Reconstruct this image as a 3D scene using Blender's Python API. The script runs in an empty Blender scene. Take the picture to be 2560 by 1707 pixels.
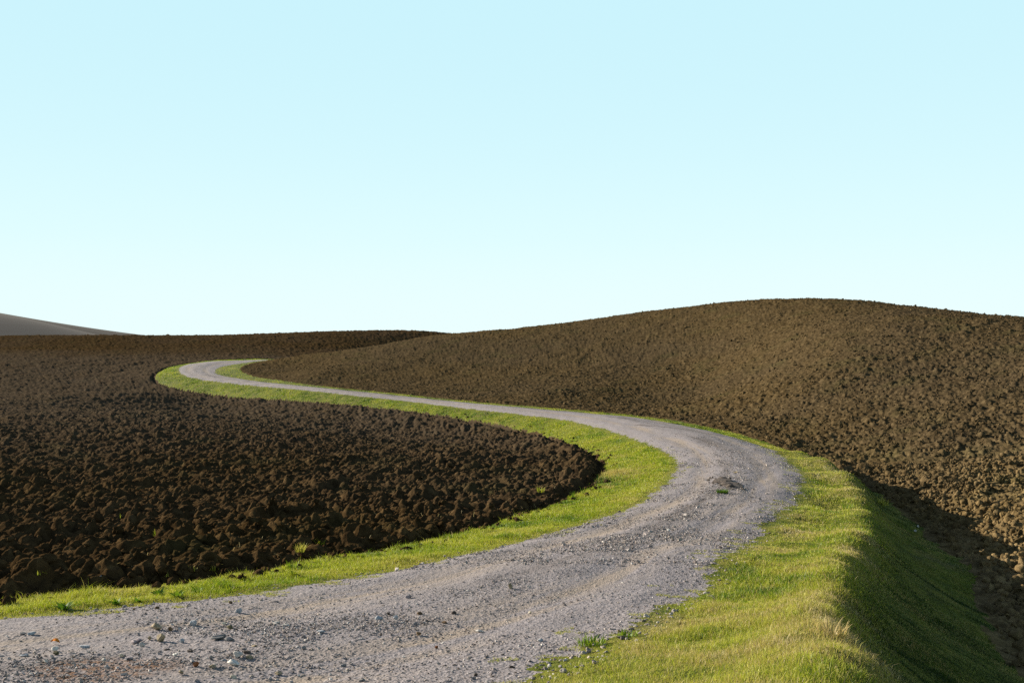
import bpy, math
import numpy as np
from mathutils import Vector

scene = bpy.context.scene
R_ = math.radians

# ------------------------------------------------------------------ camera, sky, sun, exposure
EYE = 5.6                                   # eye height above the lowest ditch
cam_d = bpy.data.cameras.new('camera')
cam_d.lens = 35.0; cam_d.sensor_width = 36.0; cam_d.clip_start = 0.1; cam_d.clip_end = 6000
cam = bpy.data.objects.new('camera', cam_d)
cam.location = (0, 0, EYE); cam.rotation_euler = (R_(90), 0, 0)
scene.collection.objects.link(cam); scene.camera = cam

SUN_AZ = -62.0        # degrees from the view direction, negative = left
SUN_EL = 17.0
world = bpy.data.worlds.new('World'); scene.world = world; world.use_nodes = True
nt = world.node_tree; nt.nodes.clear()
N = nt.nodes.new; LK = nt.links.new
out = N('ShaderNodeOutputWorld'); bg = N('ShaderNodeBackground'); LK(bg.outputs[0], out.inputs[0])
sky = N('ShaderNodeTexSky'); sky.sky_type = 'NISHITA'; sky.sun_disc = False
sky.sun_elevation = R_(SUN_EL); sky.sun_rotation = R_(SUN_AZ); sky.air_density = 1.0; sky.dust_density = 0.6
sc_ = N('ShaderNodeVectorMath'); sc_.operation = 'SCALE'; sc_.inputs['Scale'].default_value = 0.05
LK(sky.outputs[0], sc_.inputs[0])
tc = N('ShaderNodeTexCoord'); sp = N('ShaderNodeSeparateXYZ'); LK(tc.outputs['Generated'], sp.inputs[0])
rp = N('ShaderNodeValToRGB'); LK(sp.outputs['Z'], rp.inputs[0])
cr = rp.color_ramp; cr.interpolation = 'B_SPLINE'
def srgb(r, g, b):
    return tuple(((c / 255) / 12.92 if c / 255 <= 0.04045 else ((c / 255 + 0.055) / 1.055) ** 2.4) for c in (r, g, b)) + (1,)
cr.elements[0].position = 0.0; cr.elements[0].color = srgb(236, 255, 255)
cr.elements[1].position = 0.36; cr.elements[1].color = srgb(202, 243, 253)
for p, c in ((0.05, srgb(233, 255, 255)), (0.10, srgb(225, 254, 255)), (0.18, srgb(213, 248, 255)), (0.27, srgb(205, 244, 253))):
    e = cr.elements.new(p); e.color = c
fac = N('ShaderNodeMapRange'); fac.interpolation_type = 'SMOOTHSTEP'
fac.inputs['From Min'].default_value = 0.33; fac.inputs['From Max'].default_value = 0.46
LK(sp.outputs['Z'], fac.inputs['Value'])
EXPO = 1.15
un = N('ShaderNodeVectorMath'); un.operation = 'SCALE'; un.inputs['Scale'].default_value = 2 ** (-EXPO)
LK(rp.outputs[0], un.inputs[0])
mx = N('ShaderNodeMix'); mx.data_type = 'RGBA'; LK(fac.outputs[0], mx.inputs[0])
LK(un.outputs[0], mx.inputs[6]); LK(sc_.outputs[0], mx.inputs[7]); LK(mx.outputs[2], bg.inputs[0])
bg.inputs[1].default_value = 1.0

sun_d = bpy.data.lights.new('sun', 'SUN'); sun_d.energy = 5.0; sun_d.angle = R_(0.5); sun_d.color = (1.0, 0.88, 0.72)
sun = bpy.data.objects.new('sun', sun_d); scene.collection.objects.link(sun)
az, el = R_(SUN_AZ), R_(SUN_EL)
sdir = Vector((math.sin(az) * math.cos(el), math.cos(az) * math.cos(el), math.sin(el)))
sun.rotation_euler = sdir.to_track_quat('Z', 'Y').to_euler(); sun.location = (-30, 0, 30)
vs = scene.view_settings
vs.view_transform = 'Standard'; vs.look = 'None'; vs.exposure = EXPO; vs.gamma = 1.0; vs.use_curve_mapping = False

scene.cycles.use_denoising = False
scene.cycles.use_adaptive_sampling = False
scene.cycles.max_bounces = 5; scene.cycles.sample_clamp_indirect = 4.0

# ------------------------------------------------------------------ surveyed lines of the place (x, y, height from eye level)
ROAD_LEFT = [(-30.00,-12.00,-1.20),(-14.00,0.50,-1.70),(-6.01,8.20,-2.46),(-5.60,8.68,-2.53),(-4.83,9.39,-2.62),(-4.09,10.00,-2.69),(-3.18,10.75,-2.78),(-2.44,11.73,-2.88),(-1.58,13.12,-3.02),(-0.51,15.30,-3.22),(0.99,18.25,-3.44),(2.63,21.92,-3.65),(3.18,23.58,-3.73),(3.72,25.41,-3.80),(4.21,27.22,-3.88),(4.66,28.99,-3.93),(5.05,30.73,-3.99),(5.36,32.35,-4.04),(5.65,34.43,-4.09),(5.78,36.33,-4.14),(5.82,37.93,-4.18),(5.68,40.07,-4.22),(5.52,41.83,-4.25),(5.31,43.96,-4.29),(5.04,46.21,-4.32),(4.74,48.36,-4.35),(4.39,50.44,-4.38),(3.99,52.54,-4.40),(3.54,54.52,-4.42),(3.05,56.25,-4.45),(2.31,58.03,-4.44),(1.50,59.43,-4.44),(0.64,60.78,-4.44),(-0.25,62.15,-4.43),(-1.18,63.46,-4.43),(-2.16,64.90,-4.42),(-3.19,66.55,-4.42),(-4.27,68.33,-4.41),(-5.40,70.10,-4.41),(-6.58,71.89,-4.40),(-7.82,73.68,-4.39),(-9.09,75.34,-4.38),(-10.38,76.77,-4.33),(-11.69,78.06,-4.28),(-13.06,79.45,-4.23),(-14.07,80.54,-4.20),(-15.07,81.63,-4.16),(-16.19,82.87,-4.13),(-17.56,84.37,-4.09),(-19.33,86.28,-4.04),(-21.39,88.51,-3.99),(-23.50,90.79,-3.94),(-25.43,92.90,-3.89),(-27.19,94.80,-3.84),(-28.87,96.61,-3.78),(-30.40,98.30,-3.72),(-31.69,99.82,-3.66),(-32.96,101.51,-3.56),(-33.86,102.93,-3.47),(-34.64,104.35,-3.37),(-35.36,105.87,-3.29),(-35.95,107.40,-3.22),(-36.50,108.97,-3.14),(-37.05,110.65,-3.05),(-37.55,112.36,-2.97),(-37.92,113.93,-2.88),(-38.14,115.75,-2.77),(-38.08,117.51,-2.66),(-37.91,119.03,-2.59),(-37.62,120.66,-2.52),(-37.14,122.03,-2.45),(-35.97,123.31,-2.40),(-34.57,124.29,-2.36),(-33.29,125.24,-2.32),(-31.84,126.42,-2.29),(-30.80,127.52,-2.36),(-29.63,128.85,-2.43),(-28.00,130.50,-2.50),(-26.27,132.06,-2.58),(-24.20,133.85,-2.65),(-22.03,135.72,-2.72),(-20.00,137.50,-2.80),(-13.00,144.00,-3.10),(-7.00,152.00,-3.40),(-3.00,162.00,-3.60),(0.00,180.00,-4.00),(2.00,200.00,-4.40),(4.00,260.00,-6.00)]
ROAD_RIGHT = [(-20.00,-12.00,-1.20),(-6.00,-0.50,-1.70),(-1.03,4.48,-2.09),(-0.65,5.37,-2.15),(0.01,6.79,-2.33),(0.41,7.58,-2.41),(1.07,8.93,-2.56),(2.14,11.56,-2.86),(4.04,16.69,-3.33),(6.29,22.34,-3.67),(7.00,24.40,-3.75),(7.68,26.51,-3.84),(8.24,28.38,-3.92),(8.74,30.33,-3.98),(9.11,32.35,-4.04),(9.35,33.81,-4.08),(9.61,35.47,-4.12),(9.84,37.25,-4.16),(9.98,39.08,-4.20),(10.03,40.94,-4.23),(10.03,42.88,-4.27),(9.94,44.90,-4.30),(9.74,47.01,-4.33),(9.42,49.36,-4.36),(8.97,51.91,-4.39),(8.47,54.31,-4.42),(7.97,56.25,-4.45),(6.95,58.38,-4.44),(5.85,59.75,-4.44),(4.67,61.38,-4.43),(3.41,62.96,-4.43),(2.09,64.49,-4.42),(0.69,66.12,-4.42),(-0.28,67.36,-4.42),(-1.28,68.68,-4.41),(-2.33,70.10,-4.41),(-3.43,71.70,-4.40),(-4.59,73.40,-4.40),(-5.77,75.00,-4.39),(-6.99,76.40,-4.34),(-8.24,77.71,-4.29),(-9.54,79.04,-4.25),(-10.88,80.44,-4.20),(-12.27,81.88,-4.16),(-13.71,83.40,-4.12),(-14.84,84.62,-4.08),(-16.00,85.88,-4.05),(-17.20,87.21,-4.02),(-18.44,88.61,-3.99),(-19.79,90.14,-3.95),(-21.20,91.77,-3.92),(-22.60,93.40,-3.89),(-23.91,94.93,-3.85),(-25.14,96.38,-3.80),(-26.32,97.78,-3.74),(-27.39,99.08,-3.69),(-28.32,100.23,-3.63),(-29.62,101.89,-3.53),(-30.55,103.35,-3.43),(-31.35,105.03,-3.33),(-32.04,107.11,-3.22),(-32.57,109.08,-3.12),(-33.09,111.32,-3.02),(-33.38,113.40,-2.92),(-33.31,115.10,-2.82),(-33.00,116.62,-2.72),(-32.61,118.19,-2.63),(-32.25,119.89,-2.55),(-31.80,121.64,-2.47),(-31.07,123.35,-2.39),(-30.05,124.97,-2.39),(-28.74,126.57,-2.40),(-27.00,128.30,-2.40),(-25.25,129.78,-2.50),(-23.18,131.38,-2.60),(-21.02,132.98,-2.70),(-19.00,134.50,-2.80),(-17.18,135.83,-2.88),(-15.44,137.06,-2.95),(-13.73,138.33,-3.02),(-12.00,139.80,-3.10),(-5.00,147.50,-3.40),(0.00,159.00,-3.60),(3.50,178.00,-4.00),(6.00,200.00,-4.40),(8.00,260.00,-6.00)]
FIELD_LEFT = [(-31.00,-10.00,-1.50),(-15.00,2.20,-2.10),(-6.54,8.92,-2.50),(-6.23,9.65,-2.62),(-5.49,10.67,-2.78),(-4.71,11.50,-2.88),(-4.16,12.26,-2.98),(-3.53,13.11,-3.06),(-3.00,14.41,-3.20),(-2.26,15.88,-3.36),(-1.38,17.89,-3.55),(-0.24,20.89,-3.78),(0.25,22.26,-3.87),(0.77,23.79,-3.96),(1.26,25.31,-4.05),(1.70,26.76,-4.10),(2.10,28.20,-4.15),(2.45,29.66,-4.20),(2.74,31.11,-4.25),(2.97,32.59,-4.30),(3.16,34.20,-4.35),(3.31,35.95,-4.43),(3.41,37.83,-4.52),(3.42,39.87,-4.60),(3.34,41.52,-4.66),(3.19,43.28,-4.72),(3.00,45.12,-4.79),(2.76,47.02,-4.85),(2.49,49.04,-4.90),(2.20,51.16,-4.95),(1.82,53.28,-5.00),(1.31,55.29,-5.05),(0.61,57.19,-5.02),(-0.24,59.02,-5.00),(-1.16,60.77,-4.97),(-2.08,62.46,-4.94),(-2.97,64.06,-4.91),(-3.89,65.57,-4.88),(-4.85,67.04,-4.85),(-5.87,68.52,-4.82),(-6.96,70.01,-4.82),(-8.09,71.48,-4.81),(-9.31,72.96,-4.80),(-10.62,74.49,-4.80),(-12.05,76.08,-4.79),(-13.59,77.71,-4.79),(-15.20,79.37,-4.79),(-16.87,81.06,-4.78),(-18.65,82.81,-4.79),(-20.53,84.62,-4.80),(-22.39,86.41,-4.82),(-24.12,88.11,-4.83),(-25.69,89.71,-4.81),(-27.17,91.25,-4.79),(-28.56,92.73,-4.77),(-29.90,94.17,-4.75),(-31.21,95.59,-4.64),(-32.49,96.98,-4.53),(-33.65,98.29,-4.41),(-34.63,99.47,-4.30),(-35.94,101.39,-4.09),(-36.81,103.02,-3.89),(-37.42,104.33,-3.73),(-37.94,105.93,-3.56),(-38.39,107.62,-3.45),(-38.87,109.65,-3.33),(-39.32,111.82,-3.22),(-39.68,113.55,-3.16),(-40.08,115.38,-3.09),(-40.36,117.25,-3.02),(-40.41,119.07,-2.96),(-40.10,120.85,-2.84),(-39.55,122.63,-2.71),(-38.91,124.34,-2.59),(-38.33,125.94,-2.47),(-37.74,127.92,-2.46),(-37.17,129.72,-2.44),(-36.50,131.22,-2.43),(-35.58,132.55,-2.40),(-33.69,133.75,-2.36),(-31.69,134.68,-2.44),(-29.11,135.72,-2.53),(-26.40,136.85,-2.62),(-24.00,138.00,-2.70),(-17.00,143.00,-2.90),(-11.00,150.00,-3.20),(-7.00,160.00,-3.50),(-4.00,178.00,-4.00),(-2.00,200.00,-4.40),(0.00,260.00,-6.00)]
BANK_CREST = [(-6.00,-12.00,-1.50),(-1.00,0.00,-1.80),(1.93,5.78,-2.15),(2.33,7.06,-2.35),(2.84,8.77,-2.60),(3.76,11.36,-2.95),(4.61,13.58,-3.20),(5.94,16.70,-3.50),(7.49,20.72,-3.80),(9.04,25.42,-4.05),(10.16,29.74,-4.20),(10.91,34.36,-4.30),(11.16,38.06,-4.35)]
FIELD_RIGHT = [(-2.00,-12.00,-2.80),(2.30,2.00,-3.10),(4.64,8.52,-3.60),(6.09,11.96,-4.10),(6.75,13.74,-4.30),(8.02,17.08,-4.60),(9.77,22.15,-4.90),(10.28,23.93,-4.95),(10.74,25.73,-5.00),(11.15,27.44,-5.05),(11.48,28.99,-5.07),(11.75,30.45,-5.08),(11.97,31.88,-5.10),(12.19,33.90,-5.07),(12.34,35.99,-5.05),(12.46,37.61,-5.00),(12.58,39.33,-4.95),(12.60,40.92,-4.90),(12.34,42.75,-4.83),(12.01,44.73,-4.75),(11.90,46.59,-4.75),(11.81,48.70,-4.75),(11.64,50.79,-4.75),(11.34,52.79,-4.75),(10.95,54.76,-4.75),(10.50,56.62,-4.75),(10.07,58.29,-4.73),(9.57,59.85,-4.72),(8.71,61.47,-4.70),(7.69,62.75,-4.66),(6.43,64.07,-4.62),(5.04,65.40,-4.59),(3.62,66.76,-4.55),(2.12,68.16,-4.51),(0.51,69.59,-4.48),(-1.05,71.01,-4.45),(-2.41,72.37,-4.41),(-3.75,74.06,-4.40),(-4.83,75.67,-4.38),(-5.95,77.26,-4.37),(-7.22,78.84,-4.33),(-8.53,80.41,-4.28),(-9.89,81.92,-4.24),(-11.27,83.31,-4.19),(-12.68,84.65,-4.15),(-14.16,86.13,-4.10),(-15.37,87.41,-4.05),(-16.65,88.80,-4.01),(-17.91,90.21,-3.96),(-19.07,91.61,-3.92),(-20.40,93.47,-3.87),(-21.60,95.32,-3.82),(-22.74,97.03,-3.77),(-23.86,98.47,-3.72),(-24.92,99.76,-3.67),(-25.92,101.14,-3.62),(-26.88,102.73,-3.52),(-27.77,104.41,-3.43),(-28.55,105.98,-3.33),(-29.43,107.95,-3.20),(-30.10,109.95,-3.07),(-30.50,111.52,-2.97),(-30.82,113.22,-2.86),(-31.00,115.07,-2.76),(-31.01,117.24,-2.64),(-30.88,119.57,-2.53),(-30.61,121.53,-2.41),(-30.04,123.37,-2.36),(-28.97,124.74,-2.31),(-27.76,125.63,-2.31),(-26.24,126.46,-2.30),(-24.50,127.40,-2.30),(-23.05,128.18,-2.35),(-21.47,128.99,-2.40),(-19.78,129.91,-2.45),(-18.00,131.00,-2.50),(-16.08,132.27,-2.62),(-14.03,133.69,-2.75),(-11.96,135.27,-2.88),(-10.00,137.00,-3.00),(-3.00,145.50,-3.40),(3.00,158.00,-3.60),(7.00,178.00,-4.00),(9.00,200.00,-4.40),(12.00,260.00,-6.00)]
GROUND_PTS = [(-6.72,128.00,0.37),(-2.70,126.00,1.03),(1.36,124.00,1.58),(4.57,123.00,2.00),(11.45,119.00,2.90),(15.55,117.00,3.41),(19.87,115.00,3.88),(22.39,113.00,4.18),(24.79,109.00,4.39),(27.66,103.00,4.34),(28.89,98.00,4.08),(30.38,94.00,3.75),(31.40,91.00,3.43),(33.19,85.00,2.87),(34.59,78.00,2.27),(36.00,70.00,1.58),(38.61,62.00,0.71),(42.22,56.00,-0.27),(17.97,150.00,2.90),(25.96,140.00,4.30),(33.83,126.00,4.42),(38.92,108.00,3.31),(44.23,86.00,1.47),(51.27,68.00,-0.77),(37.08,200.00,0.36),(61.26,170.00,0.31),(81.06,140.00,-0.97),(82.93,110.00,-3.17),(-17.39,122.00,-0.63),(-12.35,125.00,0.01),(-22.45,120.50,-1.26),(-27.30,121.00,-1.90),(8.90,17.30,-4.66),(13.37,26.00,-4.73),(20.57,40.00,-3.78),(26.74,52.00,-1.50),(17.89,42.00,-3.96),(16.46,52.00,-3.77),(24.28,57.00,-1.64),(19.63,62.00,-1.79),(24.06,76.00,0.80),(13.35,72.00,-3.96),(15.20,82.00,-2.36),(17.99,97.00,1.02),(4.12,76.00,-3.85),(4.88,90.00,-2.59),(5.59,103.00,-0.26),(-6.93,90.00,-3.77),(-7.93,103.00,-2.07),(-14.26,100.00,-2.88),(-20.40,98.00,-3.25),(-23.31,112.00,-2.74),(14.48,34.00,-4.70),(16.46,32.00,-4.42),(10.80,21.00,-4.74),(28.66,64.00,0.12),(24.66,37.00,-3.49),(30.66,46.00,-1.32),(10.66,16.00,-4.31),(16.59,22.00,-4.00),(-139.26,190.00,0.35),(-97.71,190.00,0.84),(-73.00,195.00,0.99),(-59.13,200.00,1.06),(-41.63,200.00,1.46),(-29.23,205.00,1.54),(-20.76,210.00,1.53),(-16.24,211.00,1.35),(-11.68,212.00,0.94),(-172.24,235.00,-0.40),(-120.86,235.00,0.12),(-70.95,240.00,0.33),(-34.93,245.00,0.77),(-17.06,250.00,0.13),(-84.86,165.00,-1.14),(-61.77,165.00,-1.14),(-42.32,168.00,-1.16),(-28.02,180.00,-0.70),(-72.00,140.00,-2.32),(-51.66,138.00,-2.28),(-61.71,120.00,-3.46),(-51.22,120.00,-3.46),(-54.00,105.00,-4.40),(-46.10,108.00,-4.05),(-32.51,90.00,-4.56),(-23.08,68.00,-4.93),(-33.94,66.00,-4.79),(-19.54,38.00,-4.42),(-10.54,20.50,-3.73),(-7.20,14.00,-3.16),(-4.37,21.00,-3.82),(-6.66,32.00,-4.42),(-10.82,52.00,-4.91),(-2.04,26.50,-4.24),(-3.12,40.50,-4.71),(0.34,32.00,-4.42),(1.29,40.00,-4.65),(-9.89,13.50,-3.05),(-27.85,38.00,-4.42),(-76.96,105.00,-4.40),(-120.94,165.00,-1.87),(-219.88,300.00,-2.08),(-154.29,300.00,-2.08),(-88.69,300.00,-2.08),(-23.09,300.00,-2.08),(42.51,300.00,-6.01),(154.29,300.00,-8.64),(226.18,300.00,-15.20),(-2.90,0.78,-1.75),(-2.12,2.12,-1.75),(-1.03,2.82,-1.75),(0.00,3.00,-1.90),(1.03,2.82,-1.90),(2.12,2.12,-1.90),(-14.00,8.00,-3.00),(-30.00,12.00,-3.60),(-60.00,20.00,-4.00),(-90.00,60.00,-4.00),(-120.00,120.00,-3.00),(9.00,3.00,-3.60),(16.00,5.00,-3.00),(25.00,12.00,-2.00),(45.00,22.00,0.50),(60.00,40.00,2.00),(80.00,60.00,2.00)]# x, y, width, height, colour, label
STONES = [
(-3.636, 7.917, 0.054, 0.029, 'white', 'white stone with a flat lit face in front of the orange leaf'),
(-3.543, 7.736, 0.047, 0.025, 'olive', 'dark olive stone just below the white flat-faced stone'),
(-3.469, 8.085, 0.091, 0.019, 'blue', 'long thin pale bluish stone right of the orange leaf'),
(-3.183, 8.913, 0.100, 0.050, 'tan', 'large rounded tan boulder-like stone nearest the verge, pale pebbles at its foot'),
(-3.044, 8.872, 0.043, 0.032, 'brown', 'small pointed brown stone just right of the large rounded tan stone'),
(-2.919, 8.275, 0.073, 0.063, 'tan', 'tallest stone on the road, blocky tan with a dark hollow front'),
(-3.040, 8.352, 0.034, 0.030, 'tan', 'small upright tan stone just left of the tallest blocky stone'),
(-3.111, 8.236, 0.093, 0.033, 'mauve', 'wide low purple grey stone left of the tallest blocky stone'),
(-3.001, 8.085, 0.055, 0.036, 'pale', 'pale domed stone touching the front of the wide purple grey stone'),
(-2.917, 9.122, 0.066, 0.044, 'blue', 'pale blue grey domed stone standing alone in fine gravel'),
(-2.664, 9.208, 0.041, 0.022, 'cream', 'small cream stone behind the dark olive humped stone'),
(-2.513, 8.872, 0.075, 0.032, 'olive', 'dark olive humped stone behind the long slate slab'),
(-2.461, 8.333, 0.134, 0.037, 'slate', 'longest stone on the road, a flat slate grey slab'),
(-2.347, 8.275, 0.080, 0.030, 'slate', 'dark slate stone against the right end of the long slab'),
(-2.686, 9.803, 0.059, 0.043, 'blue', 'angular blue grey stone standing near the edge of the left verge'),
(-2.911, 10.293, 0.041, 0.025, 'brown', 'brown stone half in the short grass at the left road edge'),
(-3.551, 9.964, 0.048, 0.024, 'brown', 'dark brown lump on the grass edge above the large rounded tan stone'),
(-3.757, 9.895, 0.036, 0.016, 'brown', 'tiny dark brown lump in the short grass left of a bigger brown lump'),
(-2.092, 7.611, 0.073, 0.043, 'pale', 'whitish lumpy stone just behind the peaked pale stone'),
(-2.063, 7.368, 0.101, 0.038, 'white', 'broad pale stone with a peaked top near the bottom of the road'),
(-2.001, 7.593, 0.061, 0.024, 'tan', 'low tan stone right of the whitish lumpy stone'),
(-2.311, 7.282, 0.047, 0.035, 'rust', 'rust red angular stone standing upright by itself'),
(-2.181, 7.249, 0.052, 0.023, 'tan', 'tan stone between the rust red stone and the peaked pale stone'),
(-2.593, 7.664, 0.046, 0.018, 'white', 'small white oval stone midway between the rusty patch and the lumpy stone'),
(-3.002, 7.664, 0.043, 0.025, 'cream', 'cream stone at the upper right edge of the rusty patch'),
(-2.906, 7.558, 0.061, 0.018, 'mauve', 'purple grey flat stone touching the cream stone by the rusty patch'),
(-3.090, 7.541, 0.039, 0.021, 'white', 'white stone lying in the rust-stained gravel'),
(-3.481, 7.436, 0.042, 0.027, 'white', 'round white stone left of the rusty patch'),
(-3.774, 7.700, 0.065, 0.019, 'blue', 'pale bluish flat stone left of the white flat-faced stone'),
(-4.207, 8.568, 0.062, 0.014, 'slate', 'dark thin stone, left one of two touching near the left verge'),
(-4.131, 8.568, 0.069, 0.021, 'blue', 'blue grey humped stone, right one of two touching near the left verge'),
(-2.724, 8.217, 0.040, 0.033, 'blue', 'thin leaning blue grey stone right of the tallest blocky stone'),
(-2.758, 7.954, 0.054, 0.013, 'dark', 'flat black sliver of stone in front of the tallest blocky stone'),
(-2.537, 7.844, 0.050, 0.016, 'dark', 'flat black sliver of stone behind the small white oval stone'),
(-2.067, 7.772, 0.062, 0.022, 'dark', 'dark brown flat stone behind the whitish lumpy stone'),
(-2.348, 7.066, 0.037, 0.023, 'tan', 'tan stone near the bottom of the road, left of the rust red stone'),
(-1.955, 7.001, 0.048, 0.020, 'cream', 'cream stone at the very bottom of the road below the peaked pale stone'),
(-2.082, 8.047, 0.052, 0.016, 'tan', 'thin tan stone lying behind the dark brown flat stone'),
(-1.684, 7.165, 0.052, 0.023, 'tan', 'dusty tan stone low on the road, right of the peaked pale stone'),
(-2.149, 9.080, 0.073, 0.018, 'pale', 'pale flat stone, left one of a pair in the middle of the gravel'),
(-2.029, 8.955, 0.079, 0.018, 'pale', 'pale flat stone, right one of a pair in the middle of the gravel'),
(-1.658, 8.668, 0.066, 0.021, 'blue', 'pale bluish stone alone in the gravel right of the flat pair'),
(-1.670, 7.991, 0.039, 0.026, 'slate', 'small slate stone standing in the gravel below the flat pair'),
(-1.189, 9.578, 0.046, 0.027, 'dark', 'dark brown stone beside two blue grey stones in mid road'),
(-1.087, 9.294, 0.045, 0.041, 'blue', 'upright blue grey stone, right one of two below the dark brown stone'),
(-1.243, 9.315, 0.082, 0.034, 'blue', 'broad blue grey stone, left one of two below the dark brown stone'),
(-1.100, 10.609, 0.060, 0.030, 'mauve', 'mauve stone far up in the gravel, above the dark and blue grey group'),
(-0.889, 9.578, 0.058, 0.027, 'brown', 'brown stone right of the dark and blue grey group'),
(-0.563, 9.668, 0.054, 0.023, 'dark', 'dark flat stone alone in mid road'),
(-0.625, 9.208, 0.052, 0.022, 'brown', 'rounded brown stone just below the dark flat stone in mid road'),
(-0.811, 8.668, 0.049, 0.028, 'brown', 'brown stone with a pointed top in front of the mid road group'),
(-0.288, 8.851, 0.078, 0.018, 'pale', 'thin pale stone in the dusty gravel right of the rounded brown stone'),
(-0.018, 11.217, 0.063, 0.054, 'tan', 'pointed tan stone standing in the dark coarse gravel band'),
(0.177, 9.803, 0.035, 0.024, 'cream', 'small cream stone between coarse gravel and right verge'),
(0.237, 8.313, 0.050, 0.023, 'blue', 'blue grey flat stone close to the mossy patches by the right verge'),
(0.706, 8.294, 0.060, 0.040, 'slate', 'angular slate stone at the edge of the right verge'),
(0.003, 7.299, 0.047, 0.018, 'dark', 'dark flat stone near the bottom edge beside the right verge'),
(-0.255, 7.049, 0.028, 0.020, 'dark', 'dark rounded stone at the bottom edge of the road'),
(-1.267, 7.488, 0.048, 0.018, 'slate', 'flat slate stone low in the middle of the road'),
(-1.035, 6.904, 0.050, 0.019, 'slate', 'slate stone cut by the bottom edge of the picture'),
(-0.618, 8.141, 0.029, 0.023, 'rust', 'small reddish brown stone low in mid road'),
(0.929, 8.628, 0.031, 0.021, 'brown', 'small brown stone near the angular slate stone by the right verge'),
(-4.103, 12.894, 0.078, 0.057, 'mauve', 'mauve round stone lying where the left verge meets the dark soil'),
(-4.933, 11.943, 0.034, 0.038, 'blue', 'small pale blue stone lying on the dark ploughed soil'),
(11.004, 26.985, 0.065, 0.054, 'white', 'small white stone lying in the shaded ditch on the right'),
(10.628, 26.243, 0.084, 0.053, 'pale', 'pale grey stone just below the small white stone in the shaded ditch')]
# kind, x, y, height, spread, blades, tint, label
PLANTS = [
('tuft', -3.218, 15.170, 0.18, 0.16, 46, 0.66, 'yellow green grass tuft with dry roots lying on the dark soil'),
('tuft', -2.971, 13.445, 0.17, 0.14, 34, 0.30, 'tall bright green grass blades at the field edge below the yellow tuft'),
('tuft', -3.950, 13.197, 0.09, 0.14, 30, 0.64, 'low yellow green weeds growing from the soil above the verge'),
('tuft', -4.164, 12.954, 0.08, 0.11, 22, 0.62, 'sparse green weeds on the soil left of the low yellow green weeds'),
('tuft', -4.393, 12.627, 0.08, 0.10, 14, 0.66, 'small yellowish grass tuft on a dark clod near the verge'),
('tuft', -6.214, 17.358, 0.16, 0.08, 8, 0.40, 'thin upright green seedling with one tall blade in the left field'),
('tuft', -8.306, 21.097, 0.14, 0.04, 4, 0.40, 'single green blade sprouting far inside the dark left field'),
('tuft', -5.470, 11.588, 0.07, 0.16, 12, 0.58, 'row of tiny green seedlings at the left end of the dark field'),
('tuft', -3.316, 17.197, 0.12, 0.18, 20, 0.52, 'thin green blades right of the yellow tuft on dark soil'),
('tuft', 1.562, 25.582, 0.24, 0.10, 12, 0.22, 'vivid green broad blades, left clump at the rounded tip of the field'),
('tuft', 1.890, 26.427, 0.26, 0.12, 14, 0.25, 'vivid green broad blades, right clump at the rounded tip of the field'),
('tuft', 0.750, 26.674, 0.18, 0.25, 40, 0.50, 'yellow green weed patch on the brown soil near the field tip'),
('tuft', 2.639, 27.364, 0.20, 0.35, 70, 0.80, 'dry straw coloured grass clump between the field tip and the verge'),
('tuft', 10.628, 28.598, 0.30, 0.35, 60, 0.68, 'spindly yellow flowering weed above the brown gap in the right bank'),
('tuft', 7.904, 23.421, 0.16, 0.25, 50, 0.28, 'deep green grass clump at the left end of the brown gap in the bank'),
('tuft', 4.984, 23.584, 0.12, 0.26, 260, 0.16, 'dark green grass tuft growing in the middle of the gravel bend'),
('tuft', 6.441, 28.731, 0.08, 0.12, 22, 0.90, 'wisps of dry brown grass behind the mud lump on the bend'),
('tuft', 0.648, 8.066, 0.10, 0.22, 90, 0.30, 'bright green grass clump at the gravel edge of the right verge'),
('tuft', 0.971, 8.333, 0.08, 0.16, 70, 0.28, 'small bright green clump up the gravel edge of the right verge'),
('tuft', 2.298, 7.148, 0.16, 0.20, 40, 0.88, 'long pale dry grass blades on the crest of the right bank'),
('rosette', -4.453, 9.895, 0.13, 0.16, 26, 0.20, "largest dark green leafy weed in the left verge, nearest the photo's left edge"),
('rosette', -4.075, 10.246, 0.09, 0.13, 18, 0.22, "low dark green leafy weed in the verge above the large tan stone's left"),
('rosette', -3.903, 10.389, 0.08, 0.12, 16, 0.24, 'small dark green weed beside the thick clump of leafy weeds in the left verge'),
('rosette', -3.888, 10.959, 0.12, 0.14, 24, 0.18, 'spiky dark green weed, left one of the thick clump in the left verge'),
('rosette', -3.609, 10.758, 0.11, 0.15, 26, 0.28, 'light green leafy weed in the middle of the thick clump in the left verge'),
('rosette', -3.535, 11.165, 0.13, 0.18, 32, 0.24, 'broad bushy green weed, right one of the thick clump in the left verge'),
('rosette', -3.237, 11.427, 0.09, 0.15, 20, 0.26, 'green leafy weed right of the thick clump in the left verge'),
('rosette', -2.759, 12.598, 0.09, 0.15, 20, 0.42, 'yellow green leafy weed in the verge below the tall bright blades'),
('rosette', -1.899, 13.507, 0.06, 0.14, 16, 0.36, 'flat light green weed in the verge where it begins to curve'),
('rosette', -1.265, 14.995, 0.08, 0.16, 20, 0.36, 'bright leafy weed in the middle of the curving left verge'),
('rosette', -1.081, 16.303, 0.07, 0.14, 18, 0.42, 'yellowish leafy weed up the verge from the bright leafy weed')]
MUD = (5.44, 25.1)
LEAF = (-3.77, 8.22)

# ------------------------------------------------------------------ helpers
def tag(o, label=None, cat=None, group=None, kind=None):
    if label: o['label'] = label
    if cat: o['category'] = cat
    if group: o['group'] = group
    if kind: o['kind'] = kind
    return o

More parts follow.
